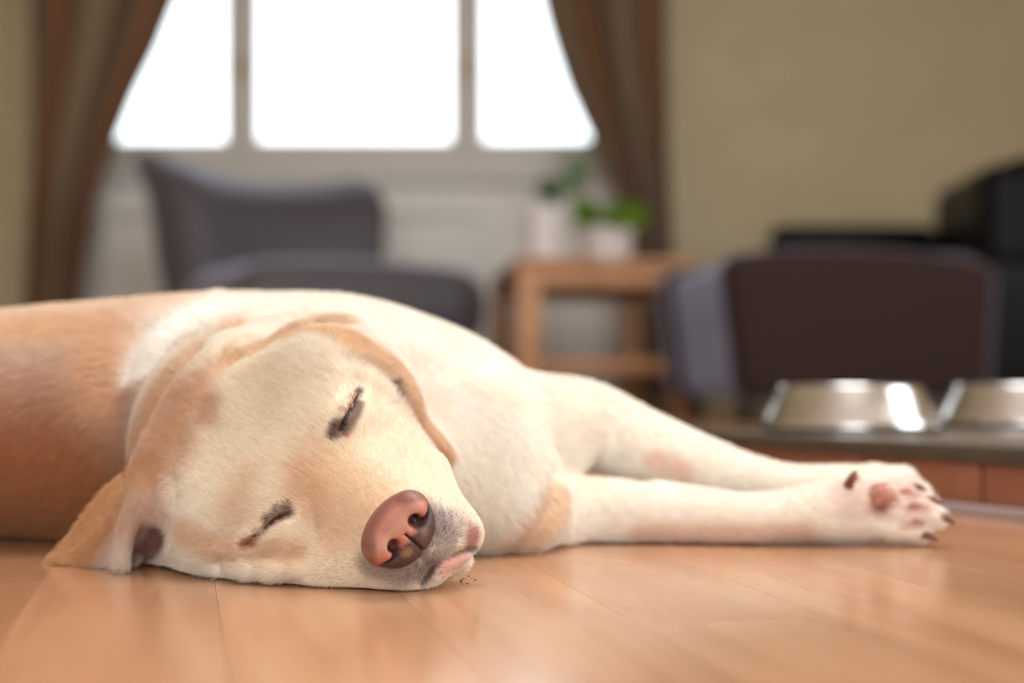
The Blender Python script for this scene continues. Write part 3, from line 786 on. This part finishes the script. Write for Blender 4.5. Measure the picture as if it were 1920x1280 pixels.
paint(S((660, 640), (740, 690), (780, 760), (840, 850)), .005, .007, cl(230, 192, 148), .8)
paint(S((750, 740), (800, 815), (838, 855)), .002, .003, cl(200, 146, 100), .6)
paint(S((737, 716), (750, 740)), .0012, .003, cl(110, 66, 48), .8)
paint(S((600, 880), (650, 920), (680, 945)), .004, .034, cl(226, 180, 130), .48)
paint(S((570, 900), (600, 965), (620, 1005)), .003, .020, cl(224, 176, 124), .4)
paint(S((468, 900), (440, 960)), .002, .018, cl(228, 184, 136), .35)
paint(S((350, 1000), (430, 1035), (560, 1040)), .003, .012, cl(222, 172, 120), .55)
paint(S((130, 1050), (180, 980), (222, 920)), .018, .012, cl(212, 160, 112), .95)
paint([A(112, 1050, 1.03), A(160, 1000, 1.035), A(200, 950, 1.04), A(240, 905, 1.04)], .014, .010, cl(212, 160, 112), .9)
paint(S((240, 895), (290, 882)), .008, .010, cl(222, 176, 128), .7)
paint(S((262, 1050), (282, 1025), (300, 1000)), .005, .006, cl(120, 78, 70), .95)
paint(S((256, 1052),), .004, .004, cl(200, 184, 184), .7)
# eyes
paint(S((627, 812), (638, 796)), .0016, .0062, cl(92, 52, 38), .85); paint(S((652, 804), (666, 780), (674, 756)), .0012, .0052, cl(98, 56, 42), .8)
paint(UE, .0008, .0034, cl(66, 36, 28), .9); paint(S((648, 772), (666, 744)), .0006, .0016, cl(196, 128, 82), .7)
paint(S((652, 816),), .0010, .003, cl(186, 120, 108), .8); paint(S((676, 734),), .001, .003, cl(76, 42, 34), .7)
paint(S((506, 974), (540, 955)), .0008, .0068, cl(108, 64, 44), .8); paint(S((512, 978), (543, 963)), .0006, .0034, cl(56, 32, 26), .85)
paint(LE, .0006, .0032, cl(104, 60, 40), .85); paint(S((460, 1020), (478, 1012)), .0015, .004, cl(160, 94, 62), .8)
for E_ in (UE, LE): paint(E_, .0008, .0012, cl(24, 15, 14), 1)
# muzzle
paint(S((690, 1058), (760, 1078), (800, 1060)), .003, .010, cl(160, 134, 122), .7)
paint(S((815, 985), (830, 1010), (810, 1050)), .007, .012, cl(146, 124, 120), .7)
paint(S((825, 965), (870, 990)), .003, .010, cl(190, 172, 166), .5)
paint(S((884, 1008),), .004, .008, cl(182, 112, 96), .85)
paint(S((792, 1090), (815, 1060), (850, 1040), (886, 1028)), .0010, .0030, cl(72, 50, 46), .8)
paint(S((838, 1064), (868, 1054)), .004, .006, cl(206, 152, 138), .75)
for th_ in np.linspace(-.6, 3.4, 9): paint([h(.0865, .0275*math.cos(th_), -.0225+.0215*math.sin(th_))], .002, .0065, cl(150, 112, 94), .30)
# legs, paw, elbow
paint(S((960, 1020), (1010, 985), (1035, 930)), .008, .018, cl(226, 188, 146), .7)
paint(S((1225, 862), (1280, 885)), .004, .010, cl(228, 184, 168), .6)
paint(S((1590, 930), (1720, 930)), .010, .014, cl(226, 196, 184), .6)
paint([A(1200, 1010, 1.14), A(1500, 1008, 1.13)], .007, .010, cl(216, 170, 140), .5)
paint(S((1645, 918), (1660, 935), (1648, 946)), .004, .007, cl(176, 104, 86), .85)
paint(S((1645, 950),), .001, .005, cl(110, 72, 64), .7)
for q_ in ((1712, 930), (1735, 955), (1725, 985)): paint(S(q_, (q_[0]-35, q_[1]+2)), .001, .005, cl(186, 128, 108), .6)
def colour(p):
    c = np.tile(CREAM, (len(p), 1))
    n = hash_noise(p, 38)*.5+hash_noise(p+3, 90)*.3; w = np.clip(.16+.30*n, 0, 1)[:, None]; c = c*(1-w)+cl(238, 216, 186)*w
    for P_, r, s, col, a in PAINT:
        pc = P_.mean(0); m = ((p-pc)**2).sum(1) < (np.linalg.norm(P_-pc, axis=1).max()+r+s)**2
        if m.any():
            t = np.clip((poly_d(p[m], P_)-r)/s, 0, 1); ww = (a*(1-t*t*(3-2*t)))[:, None]; c[m] = c[m]*(1-ww)+col*ww
    return np.clip(c, 0, 1)
def fur_skin():
    t = NT('dog_coat'); at_ = t.n('ShaderNodeAttribute', attribute_name='coat'); tc = t.n('ShaderNodeTexCoord')
    no = t.n('ShaderNodeTexNoise', i_Scale=420.0, i_Detail=3.0); t.l(tc.outputs['Object'], no.inputs['Vector'])
    mr = t.n('ShaderNodeMapRange'); mr.inputs['To Min'].default_value = .85; mr.inputs['To Max'].default_value = 1.12; t.l(no.outputs[0], mr.inputs[0])
    mx = t.n('ShaderNodeVectorMath', operation='SCALE'); t.l(at_.outputs['Color'], mx.inputs[0]); t.l(mr.outputs[0], mx.inputs['Scale'])
    t.l(mx.outputs[0], t.b.inputs['Base Color']); t.b.inputs['Roughness'].default_value = .8; t.b.inputs['Specular IOR Level'].default_value = .15
    t.bump(no.outputs[0], .25, .001)
    return t.m
dog = np_mesh('dog', DV, DQ, fur_skin())
tag(dog, 'sleeping pale yellow labrador lying on its side on the laminate floor', 'dog')
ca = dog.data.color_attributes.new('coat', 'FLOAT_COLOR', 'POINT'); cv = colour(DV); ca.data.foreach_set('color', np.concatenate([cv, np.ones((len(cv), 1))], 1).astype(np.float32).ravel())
print('coat', round(time.time()-T0, 1))

# --- nose, its own finer surface in the head frame
def hw(P_): return HO + (np.atleast_2d(P_)*1.01) @ HB.T
NC = np.array([.0925, -.0015, -.0225])
def nose_field(q):           # q in the head frame, relative to the nose centre
    def el(c, r):
        p = q-np.array(c); r = np.array(r); k0 = np.linalg.norm(p/r, axis=1); k1 = np.linalg.norm(p/(r*r), axis=1)+1e-9; return k0*(k0-1)/k1
    a = q.copy(); a[:, 1] = np.abs(a[:, 1])
    f = el((0, 0, .002), (.0150, .0262, .0180))
    f = smin(f, el((.003, .0, -.008), (.0130, .0205, .0135)), .008)
    def ea(c, r):
        p = a-np.array(c); r = np.array(r); k0 = np.linalg.norm(p/r, axis=1); k1 = np.linalg.norm(p/(r*r), axis=1)+1e-9; return k0*(k0-1)/k1
    f = smin(f, ea((.0045, .0158, .006), (.0104, .0088, .0105)), .004)       # wings
    f = -smin(-f, ea((.0158, .0100, .0050), (.0125, .0046, .0044)), .003)   # nostrils
    f = -smin(-f, ea((.0125, .0165, -.0010), (.0095, .0075, .0020)), .003)    # slit running outwards
    f += .0022*np.exp(-((a[:, 1]/.0010)**2))*(q[:, 2] < .006)*(q[:, 0] > 0)  # philtrum
    return f
g = [axis([(-.020, .022, .0006)]), axis([(-.028, .028, .0006)]), axis([(-.026, .022, .0006)])]
NG = build_grid(*g, nose_field); NV, NQ = surface_nets(NG, *g)
def nose_mat():
    t = NT('nose_skin'); at_ = t.n('ShaderNodeAttribute', attribute_name='pigment'); tc = t.n('ShaderNodeTexCoord')
    vo = t.n('ShaderNodeTexVoronoi', i_Scale=1100.0); t.l(tc.outputs['Object'], vo.inputs['Vector'])
    t.l(at_.outputs['Color'], t.b.inputs['Base Color']); t.b.inputs['Roughness'].default_value = .42; t.b.inputs['Subsurface Weight'].default_value = .15
    t.b.inputs['Subsurface Radius'].default_value = (.004, .0015, .001)
    t.bump(vo.outputs['Distance'], .35, .0006); return t.m
nose = np_mesh('nose', hw(NV+NC), NQ, nose_mat(), dog); nose['label'] = 'pink nose with a dark rim and nostrils'
d1 = NV
pk = np.tile(cl(188, 114, 98), (len(NV), 1))
def nb(w, c):
    global pk
    w = np.clip(w, 0, 1)[:, None]; pk = pk*(1-w)+np.array(c)*w
sm = lambda x, a, b: (lambda t: t*t*(3-2*t))(np.clip((x-a)/(b-a), 0, 1))
nb(sm(NV[:, 2], .007, .010)*.75, cl(178, 134, 106)); nb(sm(NV[:, 2], .0125, .0150)*.8, cl(172, 100, 86))
nb(sm(-NV[:, 2]+.10*NV[:, 1]+.0015*hash_noise(NV, 500), -.004, .001)*.93, cl(56, 42, 42)); nb(sm(np.linalg.norm(NV[:, 1:]/np.array([.0262, .0200]), axis=1), .90, 1.02)*(.6+.35*sm(-NV[:, 2], -.010, .002)), cl(88, 62, 58)); nb(sm(-NV[:, 0], .003, .009)*.85, cl(104, 74, 68))
nb(sm(.006-np.linalg.norm(NV-np.array([.014, -.007, -.004]), axis=1), 0, .004)*.7, cl(160, 118, 92)); nb(sm(.005-np.linalg.norm(NV-np.array([.014, .008, -.005]), axis=1), 0, .004)*.5, cl(150, 112, 92)); nb(sm(.0011-np.abs(NV[:, 1]), 0, .0007)*(NV[:, 2] < .006)*(NV[:, 0] > 0), cl(36, 24, 24))
nb(sm(.0055-np.linalg.norm((np.stack([NV[:, 0], np.abs(NV[:, 1]), NV[:, 2]], 1)-np.array([.0095, .0104, .0045])), axis=1), 0, .0025), cl(26, 14, 14))
pa = nose.data.color_attributes.new('pigment', 'FLOAT_COLOR', 'POINT'); pa.data.foreach_set('color', np.concatenate([pk, np.ones((len(pk), 1))], 1).astype(np.float32).ravel())

# --- eyes (a dark sliver between closed lids), claws, pads
M['eye'] = simple('eye_dark', lin(22, 16, 16), .12); M['claw'] = simple('claw_horn', lin(112, 66, 52), .35, noise=.1, nscale=200); M['pad'] = simple('pad_skin', lin(178, 120, 104), .7, noise=.15, nscale=300, bump=.3)
for E_ in (UE, LE):
    s_ = (E_[0]-np.array([0, 0, CAMH])); s_ = s_/np.linalg.norm(s_)
    V, Fc = tube([tuple(p+s_*.0036) for p in E_], [.0006, .0017, .0017, .0006], 10); mesh_obj('eye', V, Fc, M['eye'], dog)
CLAWS = []
for a, b, r, Y in (((1712, 912), (1742, 926), .0036, 1.142), ((1738, 934), (1764, 946), .0036, 1.136), ((1758, 966), (1790, 981), .0042, 1.130), ((1728, 1002), (1758, 1012), .0036, 1.128), ((1590, 912), (1606, 882), .0040, 1.132)):
    p0, p1 = A(*a, Y), A(*b, Y-.004); m = (p0+p1)/2+np.array([0, -.001, .0015]); p1[2] = max(p1[2], .0012); CLAWS.append((m+p1)/2)
    V, Fc = tube([p0, m, p1], [r, r*.85, r*.3], 10); mesh_obj('claw', V, Fc, M['claw'], dog)
def blob(r, n=14):
    V, Fc = lathe([(math.sin(math.pi*k/8), -math.cos(math.pi*k/8)) for k in range(9)], n); return np.array(V)*np.array(r), Fc
for (c, r) in (((1653, 930), (.0085, .0030, .0080)), ((1604, 899), (.0035, .003, .0055)), ((1700, 921), (.0060, .0022, .0030)), ((1716, 948), (.0065, .0022, .0032)), ((1720, 976), (.0060, .0022, .0030))):
    V, Fc = blob(r); p = S(c)[0]; o = mesh_obj('paw_pad', (V+p+np.array([0, .0005, 0])).tolist(), Fc, M['pad'], dog)

# --- fur: short strands combed along the body
def strands(name, pos, nrm, dirs, length, rad, cols, mat, lift):
    n = len(pos); K = 4; pts = np.zeros((n, K, 3)); tt = np.linspace(0, 1, K)
    for k, t in enumerate(tt):
        pts[:, k] = pos + dirs*(length*t*np.cos(lift*(1-.6*t)))[:, None] + nrm*(length*np.sin(lift)*(t-.45*t*t))[:, None]
    pts[:, :, 2] = np.maximum(pts[:, :, 2], .0004)
    hc = bpy.data.hair_curves.new(name); hc.add_curves([K]*n)
    hc.attributes['position'].data.foreach_set('vector', pts.astype(np.float32).ravel())
    ra = hc.attributes.get('radius') or hc.attributes.new('radius', 'FLOAT', 'POINT')
    ra.data.foreach_set('value', (np.array([1, .95, .7, .12])[None]*rad[:, None]).astype(np.float32).ravel())
    c_ = hc.attributes.new('fur_colour', 'FLOAT_COLOR', 'CURVE'); c_.data.foreach_set('color', np.concatenate([cols, np.ones((n, 1))], 1).astype(np.float32).ravel())
    hc.materials.append(mat); o = bpy.data.objects.new(name, hc); C.objects.link(o); o.parent = dog; o['kind'] = 'stuff'
    return o
def hair_mat(name, fixed=None):
    t = NT(name); at_ = t.n('ShaderNodeAttribute', attribute_name='fur_colour')
    t.l(at_.outputs['Color'], t.b.inputs['Base Color']); t.b.inputs['Roughness'].default_value = .6; t.b.inputs['Specular IOR Level'].default_value = .2
    tr = t.n('ShaderNodeBsdfTranslucent'); t.l(at_.outputs['Color'], tr.inputs[0]); mx = t.n('ShaderNodeMixShader'); mx.inputs[0].default_value = .3
    t.l(t.b.outputs[0], mx.inputs[1]); t.l(tr.outputs[0], mx.inputs[2]); t.l(mx.outputs[0], t.out.inputs[0])
    return t.m
G = []
def guide(pts, v, s): G.append((np.array(pts, float), np.array(v, float)/np.linalg.norm(v), s))
guide([h(.08, 0, -.02), h(0, 0, 0), h(-.05, 0, .02)], -HF, .04)
guide([h(.06, .04, -.06), h(0, .05, -.05)], -HF+.5*HL-.3*HD, .03); guide([h(.06, -.04, -.06), h(0, -.05, -.05)], -HF-.4*HL-.3*HD, .03)
guide([h(-.09, 0, 0), h(-.10, .03, -.02)], -HF, .04)
guide([h(.085, .0, -.06)], -HD*1+0*HF, .018)
guide([A(260, 920, 1.0), A(140, 1040, 1.03)], (-.8, .1, -.6), .03)
guide([A(640, 640, 1.04), A(760, 740, 1.04)], (.8, 0, -.5), .03); guide([A(780, 770, 1.04), A(840, 850, 1.03)], (.5, 0, -.85), .03)
guide([(-.22, 1.08, .13), (-.25, 1.15, .15)], (-.4, .9, .1), .06); guide([(-.10, 1.15, .17)], (-.5, .8, .2), .08)
guide([(-.8, 1.2, .1), (-.35, 1.15, .1)], (-1, 0, -.15), .12); guide([(-.3, 1.12, .05)], (-.6, .4, -.6), .06)
guide([(-.02, 1.1, .08), (-.04, 1.1, .03)], (.35, 0, -.93), .06)
guide([A(1050, 780, 1.2), A(1500, 900, 1.2)], (.95, 0, -.3), .05); guide([A(1080, 950, 1.15), A(1700, 960, 1.13)], (1, 0, 0), .05)
def comb(p, nrm):
    v = np.zeros_like(p)
    for P_, d, s in G: v += d[None]*(np.exp(-(poly_d(p, P_)/s)**2)+1e-5)[:, None]
    v -= nrm*(v*nrm).sum(1, keepdims=True); return v/(np.linalg.norm(v, axis=1, keepdims=True)+1e-12)
if FUR:
    rs = np.random.RandomState(2)
    a, b, c, e = [DV[DQ[:, k]] for k in range(4)]
    cr = np.cross(c-a, e-b); ar = np.linalg.norm(cr, axis=1)/2; fn_ = cr/(2*ar[:, None]+1e-12); ctr = (a+b+c+e)/4
    if (fn_[:, 2][ctr[:, 2] > .18]).mean() < 0: fn_ = -fn_
    vn = np.zeros_like(DV)
    for k in range(4): np.add.at(vn, DQ[:, k], fn_*ar[:, None])
    vn /= np.linalg.norm(vn, axis=1, keepdims=True)+1e-12
    view = np.array([0, 0, CAMH])-ctr; vd = np.linalg.norm(view, axis=1); facing = (fn_*view).sum(1)/vd
    nd = np.linalg.norm(ctr-HO, axis=1)
    inhead = sm(.24-nd, 0, .10)*sm(1.14-ctr[:, 1], 0, .06)
    den = (2.5*inhead+.35)*1e6
    den *= np.where(facing > -.25, 1, .15)*np.where(ctr[:, 2] < .003, 0, 1)*np.where(ctr[:, 0] < -.62, .3, 1)
    nosed = np.linalg.norm(((ctr-hw(NC)[0])@HB)/np.array([.019, .0265, .0205]), axis=1)
    den *= np.where(nosed < 1.0, 0, 1)
    eyed = np.minimum(poly_d(ctr, UE), poly_d(ctr, LE)); den *= np.where(eyed < .0022, 0, 1)
    can = poly_d(ctr, S((262, 1050), (280, 1025), (300, 998))); den *= np.where(can < .006, .35, 1)
    for tip in CLAWS: den *= np.where(np.linalg.norm(ctr-tip, axis=1) < .0065, .08, 1)
    lip = poly_d(ctr, S((830, 1064), (868, 1052))); den *= np.where(lip < .007, .05, 1)
    ex = ar*den; cnt = np.floor(ex+rs.rand(len(ex))).astype(int); fi = np.repeat(np.arange(len(ex)), cnt); n = len(fi)
    u, w = rs.rand(n, 1), rs.rand(n, 1)
    bl = lambda X: (X[DQ[fi, 0]]*(1-u)*(1-w)+X[DQ[fi, 1]]*u*(1-w)+X[DQ[fi, 2]]*u*w+X[DQ[fi, 3]]*(1-u)*w)
    pos = bl(DV); nr = bl(vn); nr /= np.linalg.norm(nr, axis=1, keepdims=True)+1e-12
    dr = comb(pos, nr)
    jit = .22*rs.randn(n)+.30*hash_noise(pos, 260)+.15*hash_noise(pos+5, 700); sd = np.cross(nr, dr); dr = dr*np.cos(jit)[:, None]+sd*np.sin(jit)[:, None]
    ih = inhead[fi]; nz = np.linalg.norm(pos-h(.07, 0, -.04), axis=1)
    ln = .0042+.0035*sm(nz, .03, .12)+(1-ih)*.005*(1-.9*sm(pos[:, 0], .03, .12)); ln *= rs.uniform(.65, 1.2, n)
    ln *= np.where(np.minimum(poly_d(pos, UE), poly_d(pos, LE)) < .010, .6, 1)
    rad_ = (.000055+.00010*(1-ih))*rs.uniform(.8, 1.3, n)
    lift = np.clip(.30+.10*rs.randn(n)+.1*hash_noise(pos+9, 300), .08, .8)
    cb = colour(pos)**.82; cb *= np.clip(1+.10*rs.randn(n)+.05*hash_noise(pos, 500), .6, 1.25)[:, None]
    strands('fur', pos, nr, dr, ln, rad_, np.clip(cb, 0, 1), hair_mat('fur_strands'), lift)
    print('hairs', n, round(time.time()-T0, 1))
    # dark lashes and freckle hairs around eyes and muzzle
    P_, Nn, Dd, Ll, Cc = [], [], [], [], []
    def dark(px, sp, cnt_, L, col, outw=None):
        q = np.array(px, float); base = q[rs.randint(0, len(q), cnt_)]+rs.randn(cnt_, 2)*sp; s3 = S_many(base); e_ = .0008; s3 = s3[np.abs(field(s3)) < .002]; cnt_ = len(s3)
        g_ = np.stack([field(s3+np.eye(3)[k]*e_)-field(s3-np.eye(3)[k]*e_) for k in range(3)], 1); g_ /= np.linalg.norm(g_, axis=1, keepdims=True)+1e-12
        P_.append(s3); Nn.append(g_); Dd.append(comb(s3, g_)); Ll.append(rs.uniform(.6, 1.2, cnt_)*L); Cc.append(np.tile(col, (cnt_, 1)))
    dark([(640, 815), (630, 800), (648, 770), (660, 745), (672, 735), (625, 820)], 6, 330, .0032, cl(104, 66, 54))
    dark([(500, 975), (520, 955), (540, 945), (480, 1000), (470, 1018), (530, 962)], 6, 330, .0030, cl(100, 64, 52))
    dark([(820, 1000), (835, 975), (810, 1040), (850, 1000), (800, 1065), (760, 1075)], 14, 900, .003, cl(100, 82, 80))
    dark([(700, 1075), (650, 1070), (840, 950), (860, 980), (620, 1075)], 16, 160, .003, cl(96, 76, 70))
    P_, Nn, Dd, Cc = [np.concatenate(x) for x in (P_, Nn, Dd, Cc)]; Ll = np.concatenate(Ll); n2 = len(P_)
    strands('dark_hairs', P_, Nn, Dd, Ll, np.full(n2, .00007), Cc, hair_mat('dark_strands'), np.full(n2, .45))
    # whiskers
    st_ = S((850, 985), (862, 1000), (842, 970), (870, 985), (835, 1005), (700, 1080), (660, 1075), (720, 1085), (780, 725), (790, 770))
    dv = np.array([(.6, .1, .5), (.8, .1, .2), (.5, .2, .6), (.7, .1, .4), (.6, -.2, .4), (-.2, -.6, .1), (-.4, -.6, .1), (.1, -.7, .1), (.7, -.2, -.4), (.6, 0, -.3)], float); dv /= np.linalg.norm(dv, axis=1, keepdims=True)
    strands('whiskers', st_, np.tile([0, 0, 1.], (10, 1)), dv, np.array([.035, .04, .03, .032, .03, .02, .018, .02, .02, .015]), np.full(10, .00011), np.tile(cl(235, 225, 210), (10, 1)), hair_mat('whisker_strands'), np.full(10, .3))
print('script', round(time.time()-T0, 1), 's')
